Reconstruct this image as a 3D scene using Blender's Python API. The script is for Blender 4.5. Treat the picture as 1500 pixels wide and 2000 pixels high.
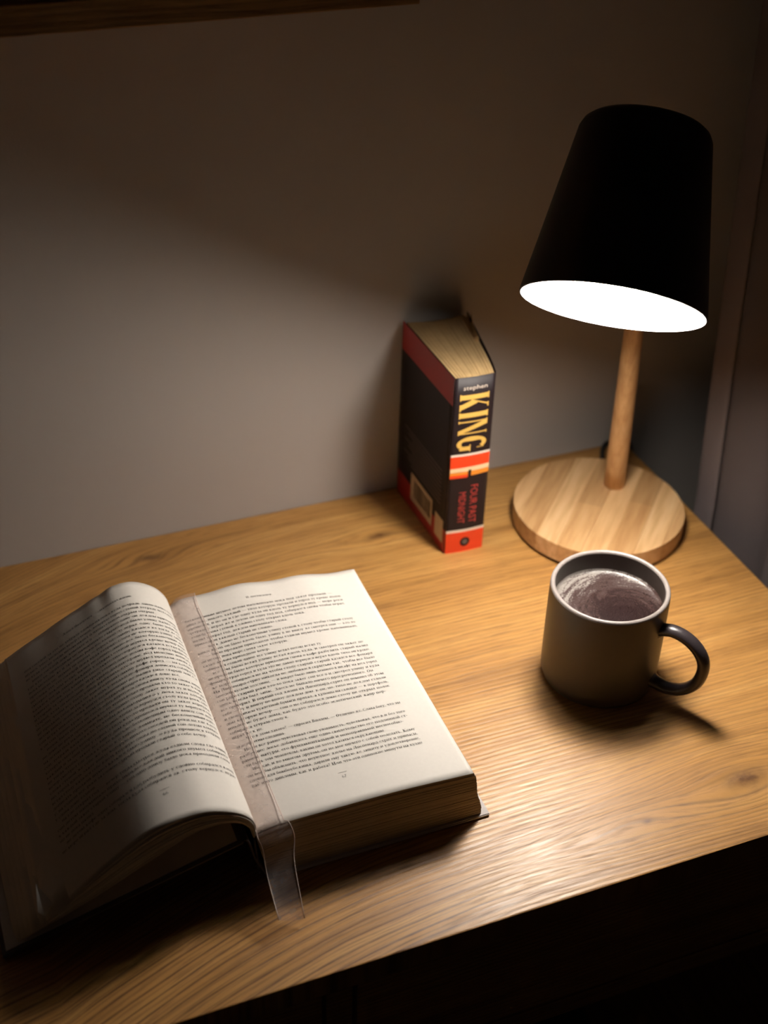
import bpy, bmesh, math, random
from mathutils import Vector, Matrix
import mathutils.noise as mnoise
random.seed(7)
sc = bpy.context.scene
for o in list(bpy.data.objects): bpy.data.objects.remove(o)
C = sc.collection

# ------------------------------------------------------------ camera
CAM = Vector((-0.15686, -0.95661, 0.70865))
RIGHT = Vector((0.9302896, -0.36597395, 0.0249866))
UP = Vector((0.19299049, 0.54622389, 0.81510376))
FWD = Vector((0.31195502, 0.75346037, -0.5787759))
cam_d = bpy.data.cameras.new('camera'); cam = bpy.data.objects.new('camera', cam_d); C.objects.link(cam)
cam.matrix_world = Matrix(((RIGHT.x, UP.x, -FWD.x, CAM.x), (RIGHT.y, UP.y, -FWD.y, CAM.y), (RIGHT.z, UP.z, -FWD.z, CAM.z), (0, 0, 0, 1)))
cam_d.sensor_fit = 'VERTICAL'; cam_d.sensor_height = 36.0; cam_d.sensor_width = 27.0
cam_d.lens = 2630.3 * 36 / 2000
cam_d.clip_start = 0.02
cam_d.dof.use_dof = True; cam_d.dof.focus_distance = 0.93; cam_d.dof.aperture_fstop = 4.8
sc.camera = cam
# ------------------------------------------------------------ world and exposure
w = bpy.data.worlds.new('night'); sc.world = w; w.use_nodes = True
w.node_tree.nodes['Background'].inputs[0].default_value = (1.0, 0.75, 0.55, 1)
w.node_tree.nodes['Background'].inputs[1].default_value = 0.0
sc.view_settings.view_transform = 'Standard'; sc.view_settings.look = 'None'
sc.view_settings.exposure = 0.0; sc.view_settings.gamma = 1.0
sc.view_settings.use_curve_mapping = False
BULB_STRENGTH = 155.0
BULB_COLOR = (1.0, 0.915, 0.81)

# ------------------------------------------------------------ material helpers
def new_mat(name):
    m = bpy.data.materials.new(name); m.use_nodes = True
    nt = m.node_tree; b = nt.nodes['Principled BSDF']
    return m, nt, b
def N(nt, kind, **kw):
    n = nt.nodes.new(kind)
    for k, v in kw.items(): setattr(n, k, v)
    return n
def setin(n, **kw):
    for k, v in kw.items(): n.inputs[k.replace('_', ' ')].default_value = v
def math_n(nt, op, a, b=None, c=None, clamp=False):
    n = N(nt, 'ShaderNodeMath', operation=op, use_clamp=clamp)
    for i, v in enumerate((a, b, c)):
        if v is None: continue
        if isinstance(v, (int, float)): n.inputs[i].default_value = v
        else: nt.links.new(v, n.inputs[i])
    return n.outputs[0]
def ramp(nt, fac, stops):
    r = N(nt, 'ShaderNodeValToRGB')
    el = r.color_ramp.elements
    while len(el) < len(stops): el.new(0.5)
    for e, (p, c) in zip(el, stops): e.position = p; e.color = (*c, 1)
    nt.links.new(fac, r.inputs[0]); return r.outputs[0]
def mix_rgb(nt, fac, a, b, blend='MIX'):
    n = N(nt, 'ShaderNodeMix', data_type='RGBA', blend_type=blend)
    for i, v in ((0, fac), (6, a), (7, b)):
        if isinstance(v, (int, float)): n.inputs[i].default_value = v
        elif isinstance(v, tuple): n.inputs[i].default_value = (*v, 1)
        else: nt.links.new(v, n.inputs[i])
    return n.outputs[2]
def coords(nt):
    t = N(nt, 'ShaderNodeTexCoord'); s = N(nt, 'ShaderNodeSeparateXYZ'); nt.links.new(t.outputs['Object'], s.inputs[0])
    return t.outputs['Object'], s.outputs[0], s.outputs[1], s.outputs[2]
def comb(nt, x, y, z=0.0):
    c = N(nt, 'ShaderNodeCombineXYZ')
    for i, v in enumerate((x, y, z)):
        if isinstance(v, (int, float)): c.inputs[i].default_value = v
        else: nt.links.new(v, c.inputs[i])
    return c.outputs[0]
def noise(nt, vec, scale=1.0, detail=3.0, rough=0.5, dist=0.0):
    n = N(nt, 'ShaderNodeTexNoise'); setin(n, Scale=scale, Detail=detail, Roughness=rough, Distortion=dist)
    nt.links.new(vec, n.inputs['Vector']); return n.outputs[0]
def bump(nt, h, strength, dist, b, prev=None):
    n = N(nt, 'ShaderNodeBump'); setin(n, Strength=strength, Distance=dist); nt.links.new(h, n.inputs['Height'])
    if prev is not None: nt.links.new(prev, n.inputs['Normal'])
    nt.links.new(n.outputs[0], b.inputs['Normal']); return n.outputs[0]

def plain(name, col, rough=0.6, var=0.08, scale=60.0, bmp=0.0, spec=0.5, metal=0.0, coat=0.0):
    m, nt, b = new_mat(name); o, x, y, z = coords(nt)
    n = noise(nt, o, scale, 4)
    c = mix_rgb(nt, n, tuple(v * (1 - var) for v in col), tuple(min(1, v * (1 + var)) for v in col))
    nt.links.new(c, b.inputs['Base Color'])
    setin(b, Roughness=rough, Metallic=metal); b.inputs['Specular IOR Level'].default_value = spec
    b.inputs['Coat Weight'].default_value = coat
    if bmp: bump(nt, noise(nt, o, scale * 6, 3), 0.5, bmp, b)
    return m

def oak(name, knots=True, dark=(0.31, 0.145, 0.037), mid=(0.50, 0.252, 0.070), light=(0.61, 0.335, 0.105), vert=False):
    m, nt, b = new_mat(name); o, x, y, z = coords(nt)
    if vert: y = z
    yy = y
    if knots:
        # grain lines swing round knots and slant near the front left
        for (kx, ky, sx, sy, k) in ((0.345, -0.432, 0.060, 0.028, 0.92), (0.208, -0.066, 0.05, 0.020, 0.9), (0.01, -0.030, 0.05, 0.016, 0.85), (0.30, -0.06, 0.05, 0.03, 0.5), (0.245, -0.441, 0.05, 0.016, 0.7), (-0.3, -0.2, 0.07, 0.03, 0.9)):
            dx = math_n(nt, 'MULTIPLY', math_n(nt, 'SUBTRACT', x, kx), 1 / sx); dy = math_n(nt, 'MULTIPLY', math_n(nt, 'SUBTRACT', y, ky), 1 / sy)
            r2 = math_n(nt, 'ADD', math_n(nt, 'MULTIPLY', dx, dx), math_n(nt, 'MULTIPLY', dy, dy))
            g = math_n(nt, 'MULTIPLY', math_n(nt, 'EXPONENT', math_n(nt, 'MULTIPLY', r2, -1.0)), k)
            off = math_n(nt, 'MULTIPLY', math_n(nt, 'SUBTRACT', y, ky), g)
            yy = math_n(nt, 'SUBTRACT', yy, off)
        dv = math_n(nt, 'MULTIPLY', math_n(nt, 'ADD', y, 0.455), 1 / 0.040)
        g = math_n(nt, 'EXPONENT', math_n(nt, 'MULTIPLY', math_n(nt, 'MULTIPLY', dv, dv), -1.0))
        s = math_n(nt, 'MAXIMUM', math_n(nt, 'SUBTRACT', 0.17, x), 0.0); vein_mask = math_n(nt, 'MULTIPLY', math_n(nt, 'MULTIPLY', s, 14.0, clamp=True), g)
        yy = math_n(nt, 'SUBTRACT', yy, math_n(nt, 'MULTIPLY', math_n(nt, 'MULTIPLY', math_n(nt, 'SUBTRACT', x, 0.17), 0.24), math_n(nt, 'MULTIPLY', s, 3.2, clamp=True)))
    wob = noise(nt, comb(nt, math_n(nt, 'MULTIPLY', x, 3.2), math_n(nt, 'MULTIPLY', yy, 9), 0.0), 1.0, 2)
    yy = math_n(nt, 'ADD', yy, math_n(nt, 'MULTIPLY', wob, 0.013))
    fine_w = noise(nt, comb(nt, math_n(nt, 'MULTIPLY', x, 22), math_n(nt, 'MULTIPLY', yy, 150), 3.0), 1.0, 2)
    yf = math_n(nt, 'ADD', yy, math_n(nt, 'MULTIPLY', fine_w, 0.0022))
    rings = math_n(nt, 'SINE', math_n(nt, 'MULTIPLY', yf, 2 * math.pi / 0.0042))
    band = noise(nt, comb(nt, math_n(nt, 'MULTIPLY', x, 2.5), math_n(nt, 'MULTIPLY', yy, 55), 1.0), 1.0, 3, 0.6)
    pores = noise(nt, comb(nt, math_n(nt, 'MULTIPLY', x, 26), math_n(nt, 'MULTIPLY', yf, 560), 5.0), 1.0, 3, 0.65)
    col = ramp(nt, band, [(0.28, dark), (0.5, mid), (0.72, light)])
    line = math_n(nt, 'SMOOTHSTEP' if False else 'MULTIPLY', math_n(nt, 'POWER', math_n(nt, 'MULTIPLY', math_n(nt, 'ADD', rings, 1.0), 0.5), 7.0), 1.0)
    patch = noise(nt, comb(nt, math_n(nt, 'MULTIPLY', x, 9), math_n(nt, 'MULTIPLY', y, 26), 8.0), 1.0, 2)
    amt = math_n(nt, 'MULTIPLY', line, math_n(nt, 'MULTIPLY', patch, 1.0))
    col = mix_rgb(nt, amt, col, (0.20, 0.095, 0.03))
    if knots:
        vs = math_n(nt, 'SINE', math_n(nt, 'MULTIPLY', math_n(nt, 'ADD', yf, math_n(nt, 'MULTIPLY', band, 0.004)), 2 * math.pi / 0.0078))
        vein = math_n(nt, 'POWER', math_n(nt, 'MULTIPLY', math_n(nt, 'ADD', vs, 1.0), 0.5), 14.0)
        vn = noise(nt, comb(nt, math_n(nt, 'MULTIPLY', x, 40), math_n(nt, 'MULTIPLY', y, 60), 2.0), 1.0, 3)
        col = mix_rgb(nt, math_n(nt, 'MULTIPLY', math_n(nt, 'MULTIPLY', vein, math_n(nt, 'ADD', vein_mask, 0.18, clamp=True)), math_n(nt, 'MULTIPLY', vn, 2.0, clamp=True), clamp=True), col, (0.15, 0.06, 0.018))
    pz = ramp(nt, pores, [(0.34, (0.50, 0.42, 0.34)), (0.49, (1, 1, 1))])
    col = mix_rgb(nt, 0.75, col, pz, 'MULTIPLY')
    if knots:
        for (kx, ky, sx, sy) in ((0.350, -0.428, 0.019, 0.0085), (0.208, -0.066, 0.012, 0.0045), (0.01, -0.030, 0.010, 0.004), (0.262, -0.4385, 0.004, 0.002)):
            dx = math_n(nt, 'MULTIPLY', math_n(nt, 'SUBTRACT', x, kx), 1 / sx); dy = math_n(nt, 'MULTIPLY', math_n(nt, 'SUBTRACT', y, ky), 1 / sy)
            r2 = math_n(nt, 'ADD', math_n(nt, 'MULTIPLY', dx, dx), math_n(nt, 'MULTIPLY', dy, dy))
            nz = noise(nt, comb(nt, math_n(nt, 'MULTIPLY', x, 160), math_n(nt, 'MULTIPLY', y, 260), 0.0), 1.0, 3)
            g = math_n(nt, 'MULTIPLY', math_n(nt, 'EXPONENT', math_n(nt, 'MULTIPLY', r2, -1.0)), math_n(nt, 'ADD', nz, 0.35), clamp=True)
            col = mix_rgb(nt, math_n(nt, 'MULTIPLY', g, 1.1, clamp=True), col, (0.13, 0.055, 0.018))
    nt.links.new(col, b.inputs['Base Color'])
    rr = ramp(nt, pores, [(0.35, (0.52, 0.52, 0.52)), (0.6, (0.37, 0.37, 0.37))])
    nt.links.new(rr, b.inputs['Roughness']); b.inputs['Specular IOR Level'].default_value = 0.62
    h = math_n(nt, 'ADD', math_n(nt, 'MULTIPLY', rings, -0.32), math_n(nt, 'MULTIPLY', pores, 1.3))
    h = math_n(nt, 'ADD', h, math_n(nt, 'MULTIPLY', noise(nt, o, 900, 2), 0.35))
    bump(nt, h, 0.7, 0.00020, b)
    return m

def beech():
    m, nt, b = new_mat('lamp wood'); o, x, y, z = coords(nt)
    a = math.radians(46.7); u = math_n(nt, 'ADD', math_n(nt, 'MULTIPLY', x, math.cos(a)), math_n(nt, 'MULTIPLY', y, math.sin(a)))
    v = math_n(nt, 'SUBTRACT', math_n(nt, 'MULTIPLY', y, math.cos(a)), math_n(nt, 'MULTIPLY', x, math.sin(a)))
    n = noise(nt, comb(nt, math_n(nt, 'MULTIPLY', u, 14), math_n(nt, 'MULTIPLY', v, 160), math_n(nt, 'MULTIPLY', z, 160)), 1, 4, 0.6)
    c = ramp(nt, n, [(0.3, (0.50, 0.285, 0.125)), (0.55, (0.66, 0.42, 0.21)), (0.75, (0.72, 0.49, 0.27))])
    oi = N(nt, 'ShaderNodeObjectInfo')
    c = mix_rgb(nt, 1.0, c, oi.outputs['Color'], 'MULTIPLY')
    nt.links.new(c, b.inputs['Base Color']); setin(b, Roughness=0.5)
    bump(nt, n, 0.3, 0.0002, b); return m
def beech_pole():
    m, nt, b = new_mat('lamp pole wood'); o, x, y, z = coords(nt)
    n = noise(nt, comb(nt, math_n(nt, 'MULTIPLY', x, 220), math_n(nt, 'MULTIPLY', y, 220), math_n(nt, 'MULTIPLY', z, 16)), 1, 4, 0.6)
    c = ramp(nt, n, [(0.3, (0.50, 0.27, 0.11)), (0.55, (0.64, 0.385, 0.175)), (0.75, (0.70, 0.45, 0.23))])
    nt.links.new(c, b.inputs['Base Color']); setin(b, Roughness=0.48); bump(nt, n, 0.3, 0.0002, b); return m

def wall_paint():
    m, nt, b = new_mat('wall paint'); o, x, y, z = coords(nt)
    c = mix_rgb(nt, noise(nt, o, 5, 3), (0.435, 0.395, 0.365), (0.465, 0.425, 0.395)); nt.links.new(c, b.inputs['Base Color'])
    setin(b, Roughness=0.7); b.inputs['Specular IOR Level'].default_value = 0.3
    bump(nt, noise(nt, o, 260, 3), 0.35, 0.0004, b); return m
def paper(name, col, bm=0.00006, trans=0.0):
    m, nt, b = new_mat(name); o, x, y, z = coords(nt)
    n = noise(nt, o, 420, 4)
    c = mix_rgb(nt, n, tuple(v * .955 for v in col), tuple(min(1, v * 1.03) for v in col)); nt.links.new(c, b.inputs['Base Color'])
    setin(b, Roughness=0.75); b.inputs['Specular IOR Level'].default_value = 0.25
    bump(nt, noise(nt, o, 900, 3), 0.5, bm, b); return m
def ink(name, col, rough=0.6):
    return plain(name, col, rough, 0.03, 300)
def coffee_mat():
    m, nt, b = new_mat('coffee with foam and painted reflection'); o, x, y, z = coords(nt)
    # pale streaks towards the mug wall: painted reflection of the shade's inside, plus foam
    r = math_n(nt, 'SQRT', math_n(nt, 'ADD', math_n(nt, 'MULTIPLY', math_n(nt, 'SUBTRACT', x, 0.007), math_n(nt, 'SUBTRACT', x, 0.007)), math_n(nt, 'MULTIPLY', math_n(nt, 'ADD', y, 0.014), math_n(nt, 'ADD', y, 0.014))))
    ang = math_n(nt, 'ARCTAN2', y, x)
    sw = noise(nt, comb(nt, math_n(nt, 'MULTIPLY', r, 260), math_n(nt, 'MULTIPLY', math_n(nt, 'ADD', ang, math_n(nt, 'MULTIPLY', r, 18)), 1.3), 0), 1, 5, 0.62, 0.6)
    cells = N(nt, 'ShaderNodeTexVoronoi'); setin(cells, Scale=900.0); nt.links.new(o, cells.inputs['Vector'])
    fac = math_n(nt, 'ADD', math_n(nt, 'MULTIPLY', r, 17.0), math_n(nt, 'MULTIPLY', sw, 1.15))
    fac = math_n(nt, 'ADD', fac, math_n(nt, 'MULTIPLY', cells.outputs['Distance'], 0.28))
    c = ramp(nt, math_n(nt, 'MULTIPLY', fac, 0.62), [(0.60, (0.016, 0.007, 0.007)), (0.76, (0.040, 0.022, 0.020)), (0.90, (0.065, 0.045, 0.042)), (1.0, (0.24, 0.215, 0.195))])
    nt.links.new(c, b.inputs['Base Color']); setin(b, Roughness=0.22)
    bump(nt, cells.outputs['Distance'], 0.5, 0.0003, b); return m
def organza():
    m, nt, b = new_mat('sheer organza'); nt.nodes.remove(b); out = nt.nodes['Material Output']; o, x, y, z = coords(nt)
    tr = N(nt, 'ShaderNodeBsdfTransparent'); tr.inputs[0].default_value = (0.97, 0.93, 0.92, 1)
    df = N(nt, 'ShaderNodeBsdfDiffuse'); df.inputs[0].default_value = (0.86, 0.76, 0.74, 1)
    tl = N(nt, 'ShaderNodeBsdfTranslucent'); tl.inputs[0].default_value = (0.86, 0.76, 0.74, 1)
    gl = N(nt, 'ShaderNodeBsdfGlossy'); gl.inputs[0].default_value = (0.9, 0.85, 0.85, 1); gl.inputs['Roughness'].default_value = 0.35
    a = N(nt, 'ShaderNodeAddShader'); m1 = N(nt, 'ShaderNodeMixShader'); m1.inputs[0].default_value = 0.5
    nt.links.new(df.outputs[0], m1.inputs[1]); nt.links.new(tl.outputs[0], m1.inputs[2])
    m2 = N(nt, 'ShaderNodeMixShader'); m2.inputs[0].default_value = 0.05; nt.links.new(m1.outputs[0], m2.inputs[1]); nt.links.new(gl.outputs[0], m2.inputs[2])
    m3 = N(nt, 'ShaderNodeMixShader'); nt.links.new(tr.outputs[0], m3.inputs[1]); nt.links.new(m2.outputs[0], m3.inputs[2])
    f = ramp(nt, noise(nt, o, 160, 2), [(0.35, (0.20, 0.20, 0.20)), (0.65, (0.30, 0.30, 0.30))]); nt.links.new(f, m3.inputs[0])
    nt.links.new(m3.outputs[0], out.inputs[0]); return m
def emit(name, col, s):
    m, nt, b = new_mat(name); nt.nodes.remove(b); e = N(nt, 'ShaderNodeEmission'); e.inputs[0].default_value = (*col, 1); e.inputs[1].default_value = s
    nt.links.new(e.outputs[0], nt.nodes['Material Output'].inputs[0]); return m
def cloth(name, base):
    m, nt, b = new_mat(name); o, x, y, z = coords(nt)
    wv = noise(nt, comb(nt, math_n(nt, 'MULTIPLY', y, 900), math_n(nt, 'MULTIPLY', z, 900), 0), 1, 2)
    c = mix_rgb(nt, wv, tuple(v * .9 for v in base), tuple(v * 1.1 for v in base)); nt.links.new(c, b.inputs['Base Color'])
    setin(b, Roughness=0.9); b.inputs['Specular IOR Level'].default_value = 0.1; bump(nt, wv, 0.4, 0.0003, b); return m

M = dict(
    oak=oak('oak veneer'), oak_front=oak('oak front', False, vert=True), oak_shelf=oak('shelf oak', False, (0.36, 0.18, 0.055), (0.52, 0.28, 0.09), (0.62, 0.35, 0.12), vert=True),
    beech=beech(), pole=beech_pole(), wall=wall_paint(),
    room=plain('dim room paint', (0.30, 0.26, 0.23), 0.85), ceiling=plain('ceiling paint', (0.42, 0.38, 0.35), 0.85), floor=plain('floor laminate', (0.10, 0.05, 0.03), 0.5, 0.2, 6),
    black=plain('black lacquered metal', (0.012, 0.010, 0.011), 0.42), white_in=plain('white shade lining', (0.62, 0.64, 0.66), 0.5, 0.02),
    bulb=emit('lit bulb', BULB_COLOR, BULB_STRENGTH), socket=plain('socket plastic', (0.75, 0.74, 0.72), 0.5, 0.03), cord=plain('black cord', (0.012, 0.012, 0.012), 0.5),
    page=paper('cream page', (0.80, 0.755, 0.70)), block=paper('page edges', (0.48, 0.41, 0.31)), board=plain('dark cover board', (0.085, 0.068, 0.072), 0.5), board_in=paper('pale board lining', (0.62, 0.58, 0.57)), gutter=paper('pinkish gutter paper', (0.74, 0.60, 0.55)),
    ink=ink('printing ink', (0.030, 0.026, 0.024)), organza=organza(),
    pulp=plain('yellowed paperback pages', (0.55, 0.37, 0.17), 0.85, 0.22, 90, 0.0002), k_black=plain('black paperback cover', (0.014, 0.008, 0.010), 0.5, 0.1, 40, 0, 0.28),
    k_red=plain('dark red print', (0.42, 0.022, 0.02), 0.4), k_orange=plain('orange red print', (0.80, 0.055, 0.012), 0.4), k_gold=plain('gold lettering', (0.70, 0.43, 0.10), 0.45),
    k_cream=plain('cream print', (0.85, 0.62, 0.36), 0.45), k_pink=plain('dull rose lettering', (0.50, 0.055, 0.05), 0.5), k_white=plain('off white print', (0.80, 0.68, 0.58), 0.5), k_amber=plain('amber print', (0.85, 0.28, 0.03), 0.45), k_label=plain('paper label', (0.60, 0.47, 0.34), 0.6), k_grey=plain('grey small print', (0.13, 0.105, 0.10), 0.5),
    mug=plain('brown grey glaze', (0.046, 0.034, 0.027), 0.40, 0.10, 220, 0.00008, 0.5), rim=plain('paler rim tone', (0.27, 0.235, 0.22), 0.36, 0.1, 200), handle=plain('dark handle glaze', (0.040, 0.032, 0.035), 0.3, 0.15, 300, 0.00012), coffee=coffee_mat(),  # rim coloured paler than the mug body
    curtain=cloth('curtain cloth', (0.115, 0.095, 0.095)), hem=cloth('hem cloth', (0.175, 0.145, 0.145)))  # edge strip lightened to paint the lamplight falling on it

# ------------------------------------------------------------ mesh helpers
def mesh_obj(name, V, F, mat, parent=None, smooth=False, loc=None, mats=None, fm=None):
    me = bpy.data.meshes.new(name); me.from_pydata([tuple(v) for v in V], [], F)
    for mm in (mats or [mat]): me.materials.append(mm)
    if fm: 
        for p, i in zip(me.polygons, fm): p.material_index = i
    if smooth: me.polygons.foreach_set('use_smooth', [True] * len(me.polygons))
    me.update(); o = bpy.data.objects.new(name, me); C.objects.link(o)
    if loc is not None: o.location = loc
    if parent: o.parent = parent
    return o
def empty(name, loc, label, cat, group=None):
    o = bpy.data.objects.new(name, None); C.objects.link(o); o.location = loc; o.empty_display_size = 0.02
    o['label'] = label; o['category'] = cat
    if group: o['group'] = group
    return o
def box(name, a, b, mat, parent=None, bev=0.0, off=(0, 0, 0), seg=2):
    bm = bmesh.new(); bmesh.ops.create_cube(bm, size=1)
    for v in bm.verts:
        v.co = Vector([(a[i] + b[i]) / 2 + v.co[i] * (b[i] - a[i]) - off[i] for i in range(3)])
    if bev: bmesh.ops.bevel(bm, geom=list(bm.edges), offset=bev, segments=seg, affect='EDGES', profile=0.6)
    me = bpy.data.meshes.new(name); bm.to_mesh(me); bm.free(); me.materials.append(mat)
    o = bpy.data.objects.new(name, me); C.objects.link(o)
    if parent: o.parent = parent
    return o
def lathe(name, prof, mat, parent=None, n=72, frame=None, mats=None, fmat=None, closed=False):
    """prof: list of (r, h); frame: (origin, ex, ey, ez)"""
    o0, ex, ey, ez = frame or (Vector((0, 0, 0)), Vector((1, 0, 0)), Vector((0, 1, 0)), Vector((0, 0, 1)))
    V = []; F = []; fm = []
    for r, h in prof:
        for i in range(n):
            t = 2 * math.pi * i / n; V.append(o0 + ex * (r * math.cos(t)) + ey * (r * math.sin(t)) + ez * h)
    L = len(prof); rng = L if closed else L - 1
    for j in range(rng):
        for i in range(n):
            a = j * n + i; b = j * n + (i + 1) % n; c = ((j + 1) % L) * n + (i + 1) % n; d = ((j + 1) % L) * n + i
            F.append((a, b, c, d)); fm.append(fmat[j] if fmat else 0)
    return mesh_obj(name, V, F, mat, parent, True, mats=mats, fm=fm if fmat else None)
def frame_from(axis):
    ez = Vector(axis).normalized(); ex = ez.cross(Vector((0, 0, 1)))
    if ex.length < 1e-4: ex = Vector((1, 0, 0))
    ex.normalize(); ey = ez.cross(ex); return ex, ey, ez
def tube(name, pts, rad, mat, parent=None, n=12, flat=1.0, up=None):
    pts = [Vector(p) for p in pts]; V = []; F = []
    for k, p in enumerate(pts):
        t = (pts[min(k + 1, len(pts) - 1)] - pts[max(k - 1, 0)]).normalized()
        u = Vector(up) if up is not None else Vector((0, 0, 1))
        a = t.cross(u); 
        if a.length < 1e-3: a = t.cross(Vector((1, 0, 0)))
        a.normalize(); bb = a.cross(t).normalized(); r = rad[k] if isinstance(rad, (list, tuple)) else rad
        for i in range(n):
            th = 2 * math.pi * i / n; V.append(p + a * (r * math.cos(th)) + bb * (r * flat * math.sin(th)))
    for k in range(len(pts) - 1):
        for i in range(n):
            F.append((k * n + i, k * n + (i + 1) % n, (k + 1) * n + (i + 1) % n, (k + 1) * n + i))
    F.append(tuple(range(n))[::-1]); F.append(tuple((len(pts) - 1) * n + i for i in range(n)))
    return mesh_obj(name, V, F, mat, parent, True)
def catmull(P, per=8):
    P = [Vector(p) for p in P]; out = []
    Q = [P[0] * 2 - P[1]] + P + [P[-1] * 2 - P[-2]]
    for i in range(1, len(Q) - 2):
        p0, p1, p2, p3 = Q[i - 1:i + 3]
        for k in range(per):
            t = k / per
            out.append(0.5 * ((2 * p1) + (p2 - p0) * t + (2 * p0 - 5 * p1 + 4 * p2 - p3) * t * t + (3 * p1 - p0 - 3 * p2 + p3) * t ** 3))
    out.append(P[-1]); return out
def resample(P, n):
    L = [0.0]
    for a, b in zip(P, P[1:]): L.append(L[-1] + (b - a).length)
    out = []; j = 0
    for i in range(n):
        s = L[-1] * i / (n - 1)
        while j < len(L) - 2 and L[j + 1] < s: j += 1
        d = L[j + 1] - L[j]; t = 0 if d == 0 else (s - L[j]) / d
        out.append(P[j].lerp(P[j + 1], min(1, t)))
    return out, L[-1]
def grid_obj(name, fn, nu, nv, mat, parent=None, thick=0.0, smooth=True, loc=None):
    """sheet from fn(u,v) for u,v in 0..1; thick adds a real second face"""
    V = [Vector(fn(i / (nu - 1), j / (nv - 1))) for j in range(nv) for i in range(nu)]
    F = [(j * nu + i, j * nu + i + 1, (j + 1) * nu + i + 1, (j + 1) * nu + i) for j in range(nv - 1) for i in range(nu - 1)]
    if thick:
        me = bpy.data.meshes.new('t'); me.from_pydata([tuple(v) for v in V], [], F); me.update()
        nr = [v.normal.copy() for v in me.vertices]; bpy.data.meshes.remove(me); n0 = len(V)
        V += [v - n * thick for v, n in zip(V, nr)]
        F += [tuple(n0 + i for i in f[::-1]) for f in F]
        ring = [i for i in range(nu)] + [j * nu + nu - 1 for j in range(1, nv)] + [(nv - 1) * nu + i for i in range(nu - 2, -1, -1)] + [j * nu for j in range(nv - 2, 0, -1)]
        for a, b in zip(ring, ring[1:] + ring[:1]): F.append((b, a, a + n0, b + n0))
    return mesh_obj(name, V, F, mat, parent, smooth, loc)

# ------------------------------------------------------------ glyphs for printed text
_g = {}
_font_cu = bpy.data.curves.new('glyph_probe', 'FONT'); _font_cu.size = 1.0; _font_cu.resolution_u = 2; _font_cu.fill_mode = 'FRONT'
_font_ob = bpy.data.objects.new('glyph_probe', _font_cu); C.objects.link(_font_ob)
def _mesh_of(s):
    _font_cu.body = s; bpy.context.view_layer.update()
    dg = bpy.context.evaluated_depsgraph_get(); me = _font_ob.evaluated_get(dg).to_mesh()
    V = [tuple(v.co) for v in me.vertices]; F = [tuple(p.vertices) for p in me.polygons]
    _font_ob.evaluated_get(dg).to_mesh_clear(); return V, F
def _width(s):
    V, F = _mesh_of(s); xs = [v[0] for v in V]; return max(xs) - min(xs) if xs else 0
# book face letters: serif strokes drawn as small polygons (stems, hairlines, bowls)
XH, TK, TN = 0.46, 0.088, 0.034
def _q(*p): return [list(p)]
def b_(x0, x1, y, t=TN): return _q((x0, y - t / 2), (x1, y - t / 2), (x1, y + t / 2), (x0, y + t / 2))
def s_(x, y0=0.0, y1=XH, sf='tb'):
    r = _q((x - TK / 2, y0), (x + TK / 2, y0), (x + TK / 2, y1), (x - TK / 2, y1))
    if 't' in sf: r += b_(x - .085, x + .075, y1 - TN / 2)
    if 'b' in sf: r += b_(x - .085, x + .085, y0 + TN / 2)
    return r
def l_n(x0, y0, x1, y1, t=TN): return _q((x0 - t / 2, y0), (x0 + t / 2, y0), (x1 + t / 2, y1), (x1 - t / 2, y1))
def a_(cx, cy, rx, ry, a0=0, a1=360, n=14):
    r = []; pt = []
    for k in range(n + 1):
        t = math.radians(a0 + (a1 - a0) * k / n); c, s2 = math.cos(t), math.sin(t); w_ = TN + (TK - TN) * abs(c) ** 1.4
        pt.append(((cx + rx * c, cy + ry * s2), (cx + (rx - w_) * c, cy + (ry - TN) * s2)))
    for k in range(n): r += _q(pt[k][0], pt[k + 1][0], pt[k + 1][1], pt[k][1])
    return r
H = XH
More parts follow.
